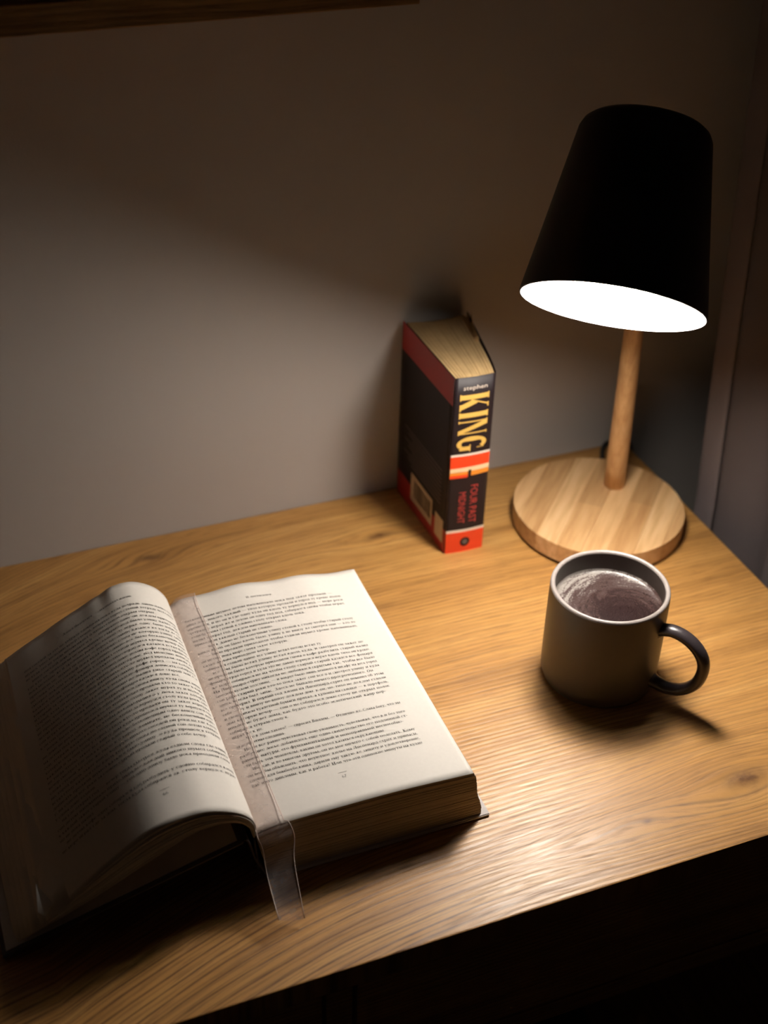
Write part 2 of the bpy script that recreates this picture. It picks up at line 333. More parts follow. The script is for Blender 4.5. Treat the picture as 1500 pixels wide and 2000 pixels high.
BOOK = {
 'а': (.43, a_(.17, .125, .125, .125) + s_(.31, 0, .34, '') + b_(.30, .41, .017) + a_(.20, .33, .15, .13, 0, 150, 8)),
 'б': (.48, a_(.24, .215, .19, .215) + l_n(.085, .22, .12, .52, .06) + b_(.11, .38, .60, .05) + l_n(.11, .50, .14, .61, .05)),
 'в': (.46, s_(.13) + b_(.1, .25, H - .017) + b_(.1, .27, .24) + b_(.1, .27, .017) + a_(.24, .345, .13, .115, -90, 90, 8) + a_(.25, .125, .16, .125, -90, 90, 8)),
 'г': (.40, s_(.13) + b_(.1, .37, H - .017) + l_n(.36, .34, .36, H, .03)),
 'д': (.52, l_n(.13, .02, .18, H, .04) + s_(.38, 0, H, 't') + b_(.15, .40, H - .017) + b_(.04, .49, .017) + l_n(.055, -.11, .055, .03, .035) + l_n(.475, -.11, .475, .03, .035)),
 'е': (.42, a_(.22, .23, .18, .23, 20, 325) + b_(.07, .385, .25)),
 'ж': (.66, s_(.33) + l_n(.36, .23, .56, H, .05) + l_n(.36, .23, .60, 0, .08) + l_n(.30, .23, .10, H, .05) + l_n(.30, .23, .06, 0, .08)),
 'з': (.40, a_(.17, .345, .15, .115, -90, 150, 9) + a_(.17, .125, .18, .125, -150, 90, 9)),
 'и': (.54, s_(.13) + s_(.41) + l_n(.15, .04, .39, .42, .04)),
 'к': (.50, s_(.13) + l_n(.17, .22, .38, H, .04) + l_n(.20, .25, .42, 0, .085) + b_(.36, .48, .017) + b_(.32, .45, H - .017)),
 'л': (.50, l_n(.07, .0, .17, H, .045) + s_(.37) + b_(.15, .37, H - .017) + b_(.02, .12, .02, .05)),
 'м': (.64, s_(.11, 0, H, 'b') + s_(.51) + l_n(.11, H, .30, .02, .07) + l_n(.31, .02, .50, H, .035)),
 'н': (.54, s_(.13) + s_(.41) + b_(.13, .41, .235)),
 'о': (.46, a_(.23, .23, .195, .235)),
 'п': (.54, s_(.13) + s_(.41) + b_(.13, .41, H - .017)),
 'р': (.50, s_(.13, -.2, H) + a_(.28, .23, .18, .235, -150, 150)),
 'с': (.41, a_(.22, .23, .185, .235, 40, 320)),
 'т': (.46, s_(.23, 0, H, 'b') + b_(.04, .42, H - .017) + l_n(.05, .34, .05, H, .03) + l_n(.41, .34, .41, H, .03)),
 'у': (.46, l_n(.07, H, .24, .02, .08) + l_n(.39, H, .15, -.19, .038) + b_(.02, .16, H - .017) + b_(.32, .46, H - .017) + b_(.06, .17, -.18, .05)),
 'ф': (.66, s_(.33, -.2, .66, 'b') + a_(.20, .23, .155, .235) + a_(.46, .23, .155, .235)),
 'х': (.48, l_n(.10, H, .38, 0, .085) + l_n(.36, H, .09, 0, .035) + b_(.03, .18, H - .017) + b_(.30, .43, H - .017) + b_(.03, .16, .017) + b_(.31, .46, .017)),
 'ц': (.55, s_(.13) + s_(.40) + b_(.13, .5, .017) + l_n(.50, -.12, .50, .03, .035)),
 'ч': (.50, s_(.37) + s_(.13, .26, H, 't') + a_(.26, .28, .17, .10, 180, 300, 7) + b_(.25, .37, .20)),
 'ш': (.74, s_(.13) + s_(.37) + s_(.61) + b_(.13, .61, .017)),
 'щ': (.76, s_(.13) + s_(.37) + s_(.60) + b_(.13, .71, .017) + l_n(.71, -.12, .71, .03, .035)),
 'ъ': (.50, s_(.19) + b_(.03, .2, H - .017) + l_n(.04, .34, .04, H, .03) + b_(.18, .31, .25) + b_(.18, .31, .017) + a_(.29, .13, .16, .135, -90, 90, 8)),
 'ы': (.62, s_(.13) + b_(.13, .25, .25) + b_(.13, .25, .017) + a_(.23, .13, .15, .135, -90, 90, 8) + s_(.51)),
 'ь': (.44, s_(.13) + b_(.13, .25, .25) + b_(.13, .25, .017) + a_(.23, .13, .16, .135, -90, 90, 8)),
 'э': (.42, a_(.19, .23, .185, .235, -140, 140) + b_(.14, .34, .235)),
 'ю': (.68, s_(.13) + b_(.13, .30, .235) + a_(.45, .23, .18, .235)),
 'я': (.47, s_(.36) + a_(.24, .335, .17, .125, 90, 270, 8) + b_(.22, .36, H - .017) + b_(.22, .36, .215) + l_n(.24, .22, .09, 0, .07)),
 '.': (.22, _q((.07, 0), (.15, 0), (.15, .08), (.07, .08))), ',': (.22, _q((.07, 0), (.15, 0), (.15, .08), (.07, .08)) + l_n(.08, -.1, .13, .03, .035)),
 '—': (.90, b_(.04, .86, .23, .035)), '-': (.30, b_(.04, .26, .21, .045)), '·': (.3, _q((.11, .2), (.19, .2), (.19, .28), (.11, .28))),
 '?': (.38, a_(.18, .52, .14, .14, -60, 170, 9) + l_n(.19, .16, .2, .40, .05) + _q((.15, 0), (.23, 0), (.23, .08), (.15, .08))),
 '6': (.46, a_(.23, .17, .18, .18) + a_(.36, .25, .31, .38, 110, 185, 8)), '7': (.44, b_(.05, .39, .60, .06) + l_n(.14, 0, .37, .6, .07)),
}
BOOK['й'] = (.54, BOOK['и'][1] + a_(.27, .62, .11, .09, 180, 360, 7)); BOOK['ё'] = BOOK['е']
def _cap(c, k=1.40):
    a, p = BOOK[c]; return (a * k, [[(x * k, y * k) for x, y in q] for q in p])
for c in 'вгдежзиклмнопстухцчшщъыьэюя': BOOK[c.upper()] = _cap(c)
BOOK['А'] = (.66, l_n(.08, 0, .32, .66, .04) + l_n(.56, 0, .34, .66, .09) + b_(.17, .48, .22) + b_(.0, .17, .017) + b_(.46, .66, .017))
BOOK['Б'] = (.58, s_(.16, 0, .64) + b_(.1, .48, .625) + b_(.16, .32, .36) + b_(.16, .32, .017) + a_(.31, .19, .20, .19, -90, 90, 8))
BOOK['Е'] = (.58, s_(.16, 0, .64) + b_(.1, .50, .625) + b_(.16, .40, .34) + b_(.1, .52, .017) + l_n(.50, .5, .50, .64, .03) + l_n(.52, 0, .52, .13, .03))
BOOK['Р'] = (.58, s_(.16, 0, .64) + b_(.1, .32, .625) + b_(.16, .32, .29) + a_(.31, .457, .20, .183, -90, 90, 8))
BOOK['С'] = (.62, a_(.32, .32, .28, .33, 40, 320)); BOOK['I'] = (.32, s_(.16, 0, .64)); BOOK['Ф'] = _cap('ф', 1.0)
_bar = None
def glyph(ch, book=True):
    if book and ch in BOOK:
        a, P = BOOK[ch]; V = []; F = []
        for q in P:
            n = len(V); V += [(x, y) for x, y in q]; F.append(tuple(range(n, n + len(q))))
        return V, F, a
    return _glyph(ch)
def _glyph(ch):
    global _bar
    if ch in _g: return _g[ch]
    if _bar is None: _bar = _width('||')
    if ch == ' ': _g[ch] = ([], [], 0.26); return _g[ch]
    V, F = _mesh_of(ch); adv = _width('|' + ch + '|') - _bar
    # '||' already holds one advance of the bar, so what is left is the letter's advance
    _g[ch] = (V, F, max(adv, 0.1)); return _g[ch]
def text_geo(s, book=True):
    """flat geometry of a string: list of (V, F) in em units, total advance"""
    V = []; F = []; x = 0
    for ch in s:
        v, f, a = glyph(ch, book); n = len(V)
        V += [(p[0] + x, p[1]) for p in v]; F += [tuple(i + n for i in q) for q in f]; x += a
    return V, F, x

# ============================================================ THE SETTING
RX0, RX1, RY0, RY1, ZF, ZC = -1.7, 1.25, -2.6, 0.0, -0.745, 1.75
def structure(o): o['kind'] = 'structure'; return o
structure(box('floor', (RX0, RY0, ZF - .05), (RX1, RY1, ZF), M['floor']))
structure(box('ceiling', (RX0, RY0, ZC), (RX1, RY1, ZC + .05), M['ceiling']))
structure(box('wall_back', (RX0, 0.0, ZF), (RX1, 0.08, ZC), M['wall']))
structure(box('wall_front', (RX0, RY0 - .08, ZF), (RX1, RY0, ZC), M['room']))
structure(box('wall_left', (RX0 - .08, RY0, ZF), (RX0, RY1, ZC), M['room']))
structure(box('wall_right', (RX1, RY0, ZF), (RX1 + .08, RY1, ZC), M['room']))

# ============================================================ DESK
XR, YF = 0.4927, -0.478
desk = empty('desk', (-0.2, -0.24, ZF), 'oak veneer desk with drawers, standing against the grey wall and carrying the lamp and books', 'desk')
dl = desk.location
def dbox(name, a, b, mat, parent=desk, bev=0.001):
    return box(name, a, b, mat, parent, bev, off=dl if parent is desk else (0, 0, 0))
top = box('tabletop', (-0.92, YF, -0.020), (XR, -0.0005, 0.0), M['oak'], None, 0.0011); top.parent = desk; top.matrix_parent_inverse = Matrix.Translation(-dl)
def desk_part(name, a, b, mat='oak_front', bev=0.001, parent=None):
    o = box(name, a, b, M[mat], None, bev); o.parent = parent or desk; o.matrix_parent_inverse = Matrix.Translation(-dl); return o
desk_part('side_panel', (0.4705, -0.468, ZF), (0.4885, -0.004, -0.0202)); desk_part('side_panel', (-0.916, -0.468, ZF), (-0.898, -0.004, -0.0202))
desk_part('back_panel', (-0.8975, -0.016, -0.40), (0.470, -0.004, -0.0202))
desk_part('divider', (0.017, -0.466, -0.133), (0.035, -0.017, -0.0202)); desk_part('drawer_bottom_rail', (-0.8975, -0.466, -0.152), (0.470, -0.017, -0.1335))
for x0, x1 in ((-0.895, 0.014), (0.038, 0.468)):
    d = desk_part('drawer', (x0, -0.4665, -0.130), (x1, -0.449, -0.024))

# ============================================================ WALL SHELF (upper left)
sh = empty('wall_shelf', (-0.35, 0, 0.4787), 'brown wooden wall shelf above the desk, cut off by the upper left edge', 'shelf')
so = Vector((-0.35, 0, 0.4787))
for nm, a, b in (('shelf_board', (-0.95, -0.15, 0.4787), (0.191, -0.0005, 0.4965)), ('bracket', (-0.60, -0.11, 0.467), (-0.575, -0.0005, 0.4786))):
    box(nm, a, b, M['oak_shelf'], sh, 0.0007, off=so)

# ============================================================ CURTAIN (right of the desk)
prof = [(0.550, -0.085), (0.530, -0.118), (0.5110, -0.137), (0.5090, -0.150), (0.5120, -0.165), (0.5180, -0.178), (0.526, -0.188), (0.533, -0.1935), (0.526, -0.199), (0.518, -0.210), (0.515, -0.235), (0.520, -0.270), (0.535, -0.300), (0.522, -0.33), (0.517, -0.37), (0.525, -0.42), (0.545, -0.45), (0.53, -0.50)]
pc = catmull([(a, b, 0) for a, b in prof], 5); pc, _ = resample(pc, 150)
def lean(p, u, z):
    sway = 0.003 * math.sin(z * 9 + u * 5) * (1 if z > 0 else .3)
    d = 0.073 * max(z, 0) if z < .5 else 0.0365 + .02 * (z - .5)
    return (p.x + sway * .5, p.y + d + sway * 0.6 + 0.003 * math.sin(z * 5), z)
def cur(u, v): return lean(pc[int(round(u * 149))], u, -0.70 + v * (ZC + 0.698))
cu = grid_obj('curtain', cur, 150, 60, M['curtain'], None, 0.0012)
cu['label'] = 'dark grey folded fabric curtain with lamplight painted on its edge, beside the right end of the desk'; cu['category'] = 'curtain'
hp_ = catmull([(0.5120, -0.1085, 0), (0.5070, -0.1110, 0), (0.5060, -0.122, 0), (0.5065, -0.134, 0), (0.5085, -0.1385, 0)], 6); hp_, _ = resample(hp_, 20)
hm = grid_obj('hem', lambda u, v: lean(hp_[int(round(u * 19))], 0, -0.70 + v * (ZC + 0.698)), 20, 60, M['hem'], cu, 0.0010); hm['label'] = 'turned edge, lamplight painted in as a lighter colour'

# ============================================================ DESK LAMP
SC = Vector((0.3046, -0.2404, 0.2916)); SN = Vector((0.383, 0.493, 0.781)).normalized(); R1, R2, SL = 0.0650, 0.0452, 0.1285
BC = Vector((0.4006, -0.1130, 0.0)); BR = 0.0762
lamp = empty('desk_lamp', BC, 'lit desk lamp with tilted black cone shade, leaning wooden pole and round wooden base', 'lamp')
def to_lamp(o): o.parent = lamp; o.matrix_parent_inverse = Matrix.Translation(-BC); return o
# base of glued staves
base = to_lamp(lathe('base', [(0.0005, 0.0004), (BR - .004, 0.0004), (BR - .002, 0.0015), (BR - .002, 0.0035), (0.0005, 0.0035)], M['black'], None, 64, (BC, Vector((1, 0, 0)), Vector((0, 1, 0)), Vector((0, 0, 1)))))
base['label'] = 'round wooden lamp base glued from staves'
ang = math.radians(46.7); du = Vector((math.cos(ang), math.sin(ang), 0)); dv = Vector((-math.sin(ang), math.cos(ang), 0))
def stave(v0, v1, u0, u1, tone):
    """slice of the disc between two chords, cut from u0 to u1"""
    pts = []
    n = 22
    for i in range(n + 1):
        v = v0 + (v1 - v0) * i / n; hu = math.sqrt(max(BR * BR - v * v, 0)); pts.append((min(hu, u1), v))
    for i in range(n, -1, -1):
        v = v0 + (v1 - v0) * i / n; hu = -math.sqrt(max(BR * BR - v * v, 0)); pts.append((max(hu, u0), v))
    # drop near duplicates
    q = []
    for p in pts:
        if not q or (abs(p[0] - q[-1][0]) + abs(p[1] - q[-1][1])) > 1e-5: q.append(p)
    bm = bmesh.new()
    g = 0.00006; cu_ = sum(p[0] for p in q) / len(q); cv_ = (v0 + v1) / 2
    lo = [bm.verts.new(du * p[0] + dv * (p[1] + (g if p[1] < cv_ else -g)) + Vector((0, 0, 0.0035))) for p in q]
    f = bm.faces.new(lo); r = bmesh.ops.extrude_face_region(bm, geom=[f]); up = [e for e in r['geom'] if isinstance(e, bmesh.types.BMVert)]
    for v in up: v.co.z = 0.020
    tf = [e for e in r['geom'] if isinstance(e, bmesh.types.BMFace)][0]
    rim = [e for e in tf.edges if all(abs(v.co.length_squared - 0) > 0 and (v.co.xy.length > BR - 0.0012) for v in e.verts)]
    if rim: bmesh.ops.bevel(bm, geom=rim, offset=0.0013, segments=3, affect='EDGES', clamp_overlap=True)
    bmesh.ops.recalc_face_normals(bm, faces=bm.faces)
    me = bpy.data.meshes.new('stave'); bm.to_mesh(me); bm.free(); me.materials.append(M['beech'])
    o = bpy.data.objects.new('stave', me); C.objects.link(o); o.color = (*tone, 1); o.location = BC
    o.parent = base; return o
tones = [(0.92, 0.86, 0.78), (1.10, 1.08, 1.04), (0.86, 0.76, 0.64), (1.10, 1.06, 1.0), (0.98, 0.90, 0.80), (1.12, 1.10, 1.08), (0.86, 0.78, 0.68), (1.04, 1.0, 0.96)]
edges = [-BR, -0.066, -0.0455, -0.0245, -0.0034, 0.0177, 0.0388, 0.060, BR]
for i in range(8):
    a, b = edges[i], edges[i + 1]; t = tones[i]
    if i in (2, 4):
        cut = 0.016 if i == 2 else -0.004
        stave(a, b, -1, cut - .00006, t); stave(a, b, cut + .00006, 1, tuple(c * (0.86 if i == 4 else 0.88) for c in t))
    else: stave(a, b, -1, 1, t)
# leaning pole
PB = Vector((0.430, -0.089, 0.0195)); PT = Vector((0.3765, -0.1595, 0.348)); pl = [PB.lerp(PT, k / 12) for k in range(13)]
pole = to_lamp(tube('pole', pl, [0.0098 - 0.0032 * k / 12 for k in range(13)], M['pole'], None, 28)); pole['label'] = 'tapering light wood pole'
# shade: outer shell and white lining
ex, ey, ez = frame_from(SN)
def rr(s): return R1 + (R2 - R1) * s / SL
outer = [(R1 - .0010, 0.0), (R1, 0.0002), (R1, 0.0012), (rr(.04), 0.04), (rr(.09), 0.09), (rr(SL - .008), SL - .008), (R2 - .0008, SL - .0035), (R2 - .004, SL - .0008), (R2 - .010, SL), (0.0005, SL)]
shade = to_lamp(lathe('lamp_shade', outer, M['black'], None, 96, (SC, ex, ey, ez))); shade['label'] = 'black cone lamp shade, tilted'
inner = [(R1 - .0010, 0.0), (R1 - .0016, 0.001), (rr(.06) - .0016, 0.06), (rr(.115) - .0016, 0.115), (R2 - .008, SL - .003), (0.0005, SL - .002)]
li = lathe('shade_lining', inner, M['white_in'], None, 96, (SC, ex, ey, ez)); li.parent = shade; li['label'] = 'white inside of the shade'
# joint between pole and shade
backdir = (PT - SC) - SN * ((PT - SC).dot(SN)); s_at = (PT - SC).dot(SN); backdir.normalize(); on = SC + SN * s_at + backdir * (rr(s_at) - .001)
j = to_lamp(tube('swivel_joint', [PT + (PT - on).normalized() * .002 if (PT - on).length > 1e-4 else PT, on], 0.0055, M['black'], None, 16))
# bulb
BU = SC + SN * 0.0220; br = 0.0298
bp = [(0.0004, -br)]
for k in range(1, 15):
    t = math.pi * k / 20; bp.append((br * math.sin(t), -br * math.cos(t)))
bp += [(0.0185, 0.036), (0.0145, 0.044), (0.0135, 0.050)]
bulb = to_lamp(lathe('bulb', bp, M['bulb'], None, 48, (BU, ex, ey, ez))); bulb['label'] = 'round white light bulb, lit'
to_lamp(lathe('socket', [(0.0150, 0.050), (0.0170, 0.053), (0.0170, SL - .022), (0.0005, SL - .022)], M['socket'], None, 32, (BU, ex, ey, ez)))
to_lamp(tube('power_cord', catmull([(0.438, -0.046, 0.007), (0.452, -0.030, 0.0035), (0.463, -0.012, 0.0026), (0.470, -0.006, 0.0050), (0.484, -0.0045, 0.0040), (0.500, -0.005, -0.01), (0.503, -0.006, -0.12), (0.50, -0.008, -0.5)], 6), 0.0024, M['cord'], None, 10))

# ============================================================ MUG
MC = Vector((0.3027, -0.2922, 0.0)); MR, MH = 0.0448, 0.0880
mug = empty('coffee_mug', MC, 'dark brown-grey ceramic mug of frothy black coffee in front of the lamp base', 'mug')
Z3 = (Vector((0, 0, 0)), Vector((1, 0, 0)), Vector((0, 1, 0)), Vector((0, 0, 1)))
wi = MR - 0.0040
body = lathe('body', [(0.0005, 0.0022), (MR - .010, 0.0022), (MR - .008, 0.0003), (MR - .005, 0.0006), (MR - .0018, 0.0030), (MR - .0004, 0.0070), (MR, 0.014), (MR + .0002, 0.05), (MR, MH - .004), (MR - .0001, MH - .0022)], M['mug'], mug, 96, Z3)
lathe('inner_wall', [(wi + .0001, MH - .0022), (wi, MH - .005), (wi, 0.02), (wi - .004, 0.010), (wi - .012, 0.007), (0.0005, 0.007)], M['mug'], mug, 96, Z3)
rm = lathe('rim', [(MR - .0001, MH - .0022), (MR - .0004, MH - .0009), (MR - .0013, MH - .0001), (MR - .0022, MH), (MR - .0032, MH - .0004), (MR - .0039, MH - .0014), (wi + .0001, MH - .0022)], M['rim'], mug, 96, Z3); rm['label'] = 'paler rim'
ha = math.radians(-55); hd = Vector((math.cos(ha), math.sin(ha), 0))
hp = [(0.0425, 0.0655), (0.0447, 0.0664), (0.0538, 0.0692), (0.0636, 0.0678), (0.0726, 0.0627), (0.0790, 0.0545), (0.0808, 0.0438), (0.0778, 0.0305), (0.0690, 0.0198), (0.0580, 0.0150), (0.0475, 0.0156), (0.0425, 0.0165)]
hc = catmull([hd * r + Vector((0, 0, z)) for r, z in hp], 6); nh = len(hc)
rad = [0.0046 + 0.0022 * (max(0, 1 - k / 9) ** 2 + max(0, 1 - (nh - 1 - k) / 9) ** 2) for k in range(nh)]
V = []; F = []; nn = 20; side = Vector((0, 0, 1)).cross(hd)
for k, p in enumerate(hc):
    t = (hc[min(k + 1, nh - 1)] - hc[max(k - 1, 0)]).normalized(); b2 = t.cross(side).normalized()
    for i in range(nn):
        th = 2 * math.pi * i / nn; V.append(p + side * (rad[k] * 1.22 * math.cos(th)) + b2 * (rad[k] * 0.98 * math.sin(th)))
for k in range(nh - 1):
    for i in range(nn): F.append((k * nn + i, k * nn + (i + 1) % nn, (k + 1) * nn + (i + 1) % nn, (k + 1) * nn + i))
hdl = mesh_obj('handle', V, F, M['handle'], mug, True); hdl['label'] = 'loop handle'
cz = 0.0705
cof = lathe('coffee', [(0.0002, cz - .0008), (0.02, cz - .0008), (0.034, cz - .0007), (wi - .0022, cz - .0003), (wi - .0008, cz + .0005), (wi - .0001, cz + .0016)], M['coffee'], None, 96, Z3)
cof.location = MC; cof['label'] = 'dark coffee with pale streaks of foam and painted reflection filling the mug'; cof['category'] = 'coffee'
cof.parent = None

# ============================================================ OPEN BOOK
YT, YB = -0.1635, -0.3940
bk = empty('open_book', (0.0, -0.28, 0.0), 'thick open hardback book with Cyrillic text lying on the left of the desk', 'book')
bl = bk.location.copy()
def to_book(o, parent=None):
    o.parent = parent or bk
    if parent is None: o.matrix_parent_inverse = Matrix.Translation(-bl)
    return o
def sm(a, b, x): t = min(1, max(0, (x - a) / (b - a))); return t * t * (3 - 2 * t)
topR = catmull([(-0.0045, 0, 0.0500), (0.0, 0, 0.0545), (0.0129, 0, 0.0568), (0.0454, 0, 0.0590), (0.0908, 0, 0.0558), (0.1470, 0, 0.0483)], 8)
botR = catmull([(-0.0062, 0, 0.0425), (-0.001, 0, 0.0458), (0.0158, 0, 0.0482), (0.05, 0, 0.0484), (0.10, 0, 0.0475), (0.1470, 0, 0.0452)], 8)
topR, _ = resample(topR, 49); botR, _ = resample(botR, 49)
def pageR(u, v):
    """u 0 gutter .. 1 fore edge, v 0 head .. 1 tail"""
    i = u * 48; k = min(47, int(i)); t = i - k
    a = topR[k].lerp(topR[k + 1], t); b = botR[k].lerp(botR[k + 1], t)
    s = sm(0, 1, v) * .6 + v * .4
    p = a.lerp(b, s); p.y = YT + (YB - YT) * v
    p.z += 0.0009 * math.sin(p.x * 130 + 1.0) * math.exp(-v * 9) * sm(0.0, .1, u) + 0.00025 * math.sin(p.x * 60 + v * 9)
    return p
def xR(x, v):
    i0, i1 = topR[0].x + (botR[0].x - topR[0].x) * v, 0.147; return min(1, max(0, (x - i0) / (i1 - i0)))
# page block: many slightly uneven layers
NL = 44; rnd = random.Random(3)
def fore(f): return 0.1470 + 0.0085 * (1 - f) ** 0.8 + 0.0006 * math.sin(f * 9)
V = []; F = []; nx = 33; ny = 13
rings_ = []
for l in range(NL * 2):
    f = (l // 2) / NL if l % 2 == 0 else (l // 2 + 0.82) / NL
    jx = rnd.uniform(-.00022, .00022) if l % 2 == 0 else jx; jy = rnd.uniform(-.00022, .00022) if l % 2 == 0 else jy
    ring = []
    def P(u, v, inset):
        s = pageR(u, v); z = 0.0028 + (s.z - 0.0006 - 0.0028) * f
        x0 = 0.0035 - 0.0085 * f ** 0.8; x1 = fore(f) + jx
        x = x0 + (x1 - x0) * u
        if u == 0: x += 0.0
        y = s.y + (jy if v in (0, 1) else 0) * (1 if v == 0 else -1)
        return Vector((x, y, z))
    for i in range(nx): ring.append(P(i / (nx - 1), 0, 0))
    for j in range(1, ny): ring.append(P(1, j / (ny - 1), 0))
    for i in range(nx - 2, -1, -1): ring.append(P(i / (nx - 1), 1, 0))
    for j in range(ny - 2, 0, -1): ring.append(P(0, j / (ny - 1), 0))
    if l % 2 == 1:   # small groove between two leaves
        c0 = Vector((0.07, (YT + YB) / 2, 0)); rings_.append(ring)
    else: rings_.append(ring)
seq = []
for l, ring in enumerate(rings_):
    seq.append(ring)
    if l % 2 == 1 and l < len(rings_) - 1:
        seq.append([Vector((p.x + (-.00025 if p.x > .1 else .0001 if p.x < .0 else 0), p.y + (-.00025 if p.y > -.17 else .00025 if p.y < -.39 else 0), p.z + .00008)) for p in ring])
nr = len(seq[0])
for ring in seq: V += ring
for k in range(len(seq) - 1):
    for i in range(nr): F.append((k * nr + i, k * nr + (i + 1) % nr, (k + 1) * nr + (i + 1) % nr, (k + 1) * nr + i)[::-1])
F.append(tuple(range(nr)))
pb = to_book(mesh_obj('page_block', V, F, M['block'])); pb['label'] = 'thick right-hand stack of pages'
prg = to_book(grid_obj('page', pageR, 49, 40, M['page'], None, -0.00035)); prg['label'] = 'right page, numbered 67'
# left pages
prT = catmull([(-0.0035, 0, 0.0500), (-0.0048, 0, 0.0610), (-0.0136, 0, 0.0744), (-0.0302, 0, 0.0836), (-0.0450, 0, 0.0826), (-0.0716, 0, 0.0690), (-0.0992, 0, 0.0535), (-0.1285, 0, 0.0365)], 10)
prB = catmull([(-0.0062, 0, 0.0425), (-0.0052, 0, 0.0540), (-0.0125, 0, 0.0655), (-0.0270, 0, 0.0742), (-0.0430, 0, 0.0775), (-0.0689, 0, 0.0718), (-0.1025, 0, 0.0493), (-0.1336, 0, 0.0218)], 10)
loT = catmull([(-0.0040, 0, 0.0490), (-0.0075, 0, 0.0560), (-0.0170, 0, 0.0640), (-0.0320, 0, 0.0690), (-0.0520, 0, 0.0650), (-0.0800, 0, 0.0510), (-0.1200, 0, 0.0290), (-0.1620, 0, 0.0085)], 10)
loB = catmull([(-0.0066, 0, 0.0420), (-0.0085, 0, 0.0510), (-0.0160, 0, 0.0590), (-0.0300, 0, 0.0622), (-0.0480, 0, 0.0592), (-0.0760, 0, 0.0450), (-0.1180, 0, 0.0235), (-0.1605, 0, 0.0052)], 10)
NP = 61
prT, LT = resample(prT, NP); prB, LB = resample(prB, NP); loT, _ = resample(loT, NP); loB, _ = resample(loB, NP)
def pageL(u, v, k=0.0):
    i = u * (NP - 1); n = min(NP - 2, int(i)); t = i - n
    a = prT[n].lerp(prT[n + 1], t).lerp(loT[n].lerp(loT[n + 1], t), k); b = prB[n].lerp(prB[n + 1], t).lerp(loB[n].lerp(loB[n + 1], t), k)
    p = a.lerp(b, v); p.y = YT + (YB - YT) * v
    if k == 0:
        w_ = math.exp(-v * 11)
        p.z += 0.0006 * math.exp(-((u - .40) / .03) ** 2) * w_ - 0.0008 * math.exp(-((u - .46) / .035) ** 2) * w_ + 0.0002 * math.sin(u * 30) * w_
        p.z -= 0.0012 * math.exp(-((u - .985) / .03) ** 2) * 0
    return p
pl_ = to_book(grid_obj('page', pageL, 81, 48, M['page'], None, 0.0003)); pl_['label'] = 'arched left page, numbered 66'
rl = random.Random(5)
ks = [0.05, 0.10, 0.16, 0.24, 0.33, 0.42, 0.52, 0.63, 0.74, 0.86, 1.0]
for q, k in enumerate(ks):
    e = rl.uniform(-.0008, .0008)
    wv = rl.uniform(0.3, 1) * 0.0012; ph = rl.uniform(0, 6)
    def fn(u, v, k=k, e=e, wv=wv, ph=ph):
        p = pageL(u, v, k); p.y += e * (1 if v > .5 else -1) * abs(2 * v - 1) + 0
        p.z += wv * math.sin(v * 7 + ph) * sm(.75, 1, u) * .6; return p
    to_book(grid_obj('leaf', fn, 41, 14, M['page'], None, 0.00045))
# folded corner on one leaf near the tail
V = [(-0.1415, -0.372, 0.0300), (-0.1345, -0.388, 0.0265), (-0.1405, -0.3925, 0.0215), (-0.1440, -0.3880, 0.0225)]
V += [(a, b, c - .0005) for a, b, c in V]
to_book(mesh_obj('folded_corner', V, [(0, 1, 2, 3), (7, 6, 5, 4), (0, 4, 5, 1), (1, 5, 6, 2), (2, 6, 7, 3), (3, 7, 4, 0)], M['page']))
# covers
def board(name, pts, y0, y1, th, mat, lining=True, label=None):
    """flat board along a polyline in x,z"""
    a, b = Vector(pts[0]), Vector(pts[1]); d = (b - a).normalized(); nrm = Vector((d.z, 0, -d.x))
    if nrm.z < 0: nrm = -nrm
    V = []
    for y in (y0, y1):
        for p in (a, b): V += [Vector((p.x, y, p.z)), Vector((p.x, y, p.z)) - nrm * th]
    F = [(0, 2, 6, 4), (1, 5, 7, 3), (0, 1, 3, 2), (4, 6, 7, 5), (0, 4, 5, 1), (2, 3, 7, 6)]
    o = to_book(mesh_obj(name, V, F, mat))
    bm = bmesh.new(); bm.from_mesh(o.data); bmesh.ops.recalc_face_normals(bm, faces=bm.faces); bmesh.ops.bevel(bm, geom=list(bm.edges), offset=0.0006, segments=2, affect='EDGES'); bm.to_mesh(o.data); bm.free()
    if label: o['label'] = label
    if lining:
        e = 0.003
        a2, b2 = a + d * e, b - d * e
        V = [Vector((p.x, y, p.z)) + nrm * h for h in (.0001, .0005) for p, y in ((a2, y0 - e), (b2, y0 - e), (b2, y1 + e), (a2, y1 + e))]
        l_ = mesh_obj('endpaper', V, [(0, 1, 2, 3), (7, 6, 5, 4), (0, 4, 5, 1), (1, 5, 6, 2), (2, 6, 7, 3), (3, 7, 4, 0)], M['board_in']); to_book(l_, o)
    return o
board('front_cover', [(-0.0150, 0, 0.0462), (-0.1695, 0, 0.0028)], -0.1605, -0.3985, 0.0024, M['board'], True, 'raised dark front cover')
board('back_cover', [(0.0035, 0, 0.0026), (0.1612, 0, 0.0026)], -0.1605, -0.3965, 0.0024, M['board_in'], False, 'pale back cover lying flat')
sp = catmull([(-0.0150, 0, 0.0455), (-0.0125, 0, 0.0448), (-0.0105, 0, 0.038), (-0.0085, 0, 0.028), (-0.0055, 0, 0.018), (-0.0015, 0, 0.008), (0.0005, 0, 0.0022), (0.0045, 0, 0.0016)], 4)
spn, _ = resample(sp, 24)
to_book(grid_obj('spine', lambda u, v: (spn[int(round(u * 23))].x, -0.1605 - 0.237 * v, spn[int(round(u * 23))].z), 24, 10, M['board'], None, 0.0014))
to_book(tube('headband', [(-0.0068 + .0003 * k, YB - .0012, 0.0415 - 0.0042 * k) for k in range(9)], 0.0008, M['board'], None, 8))
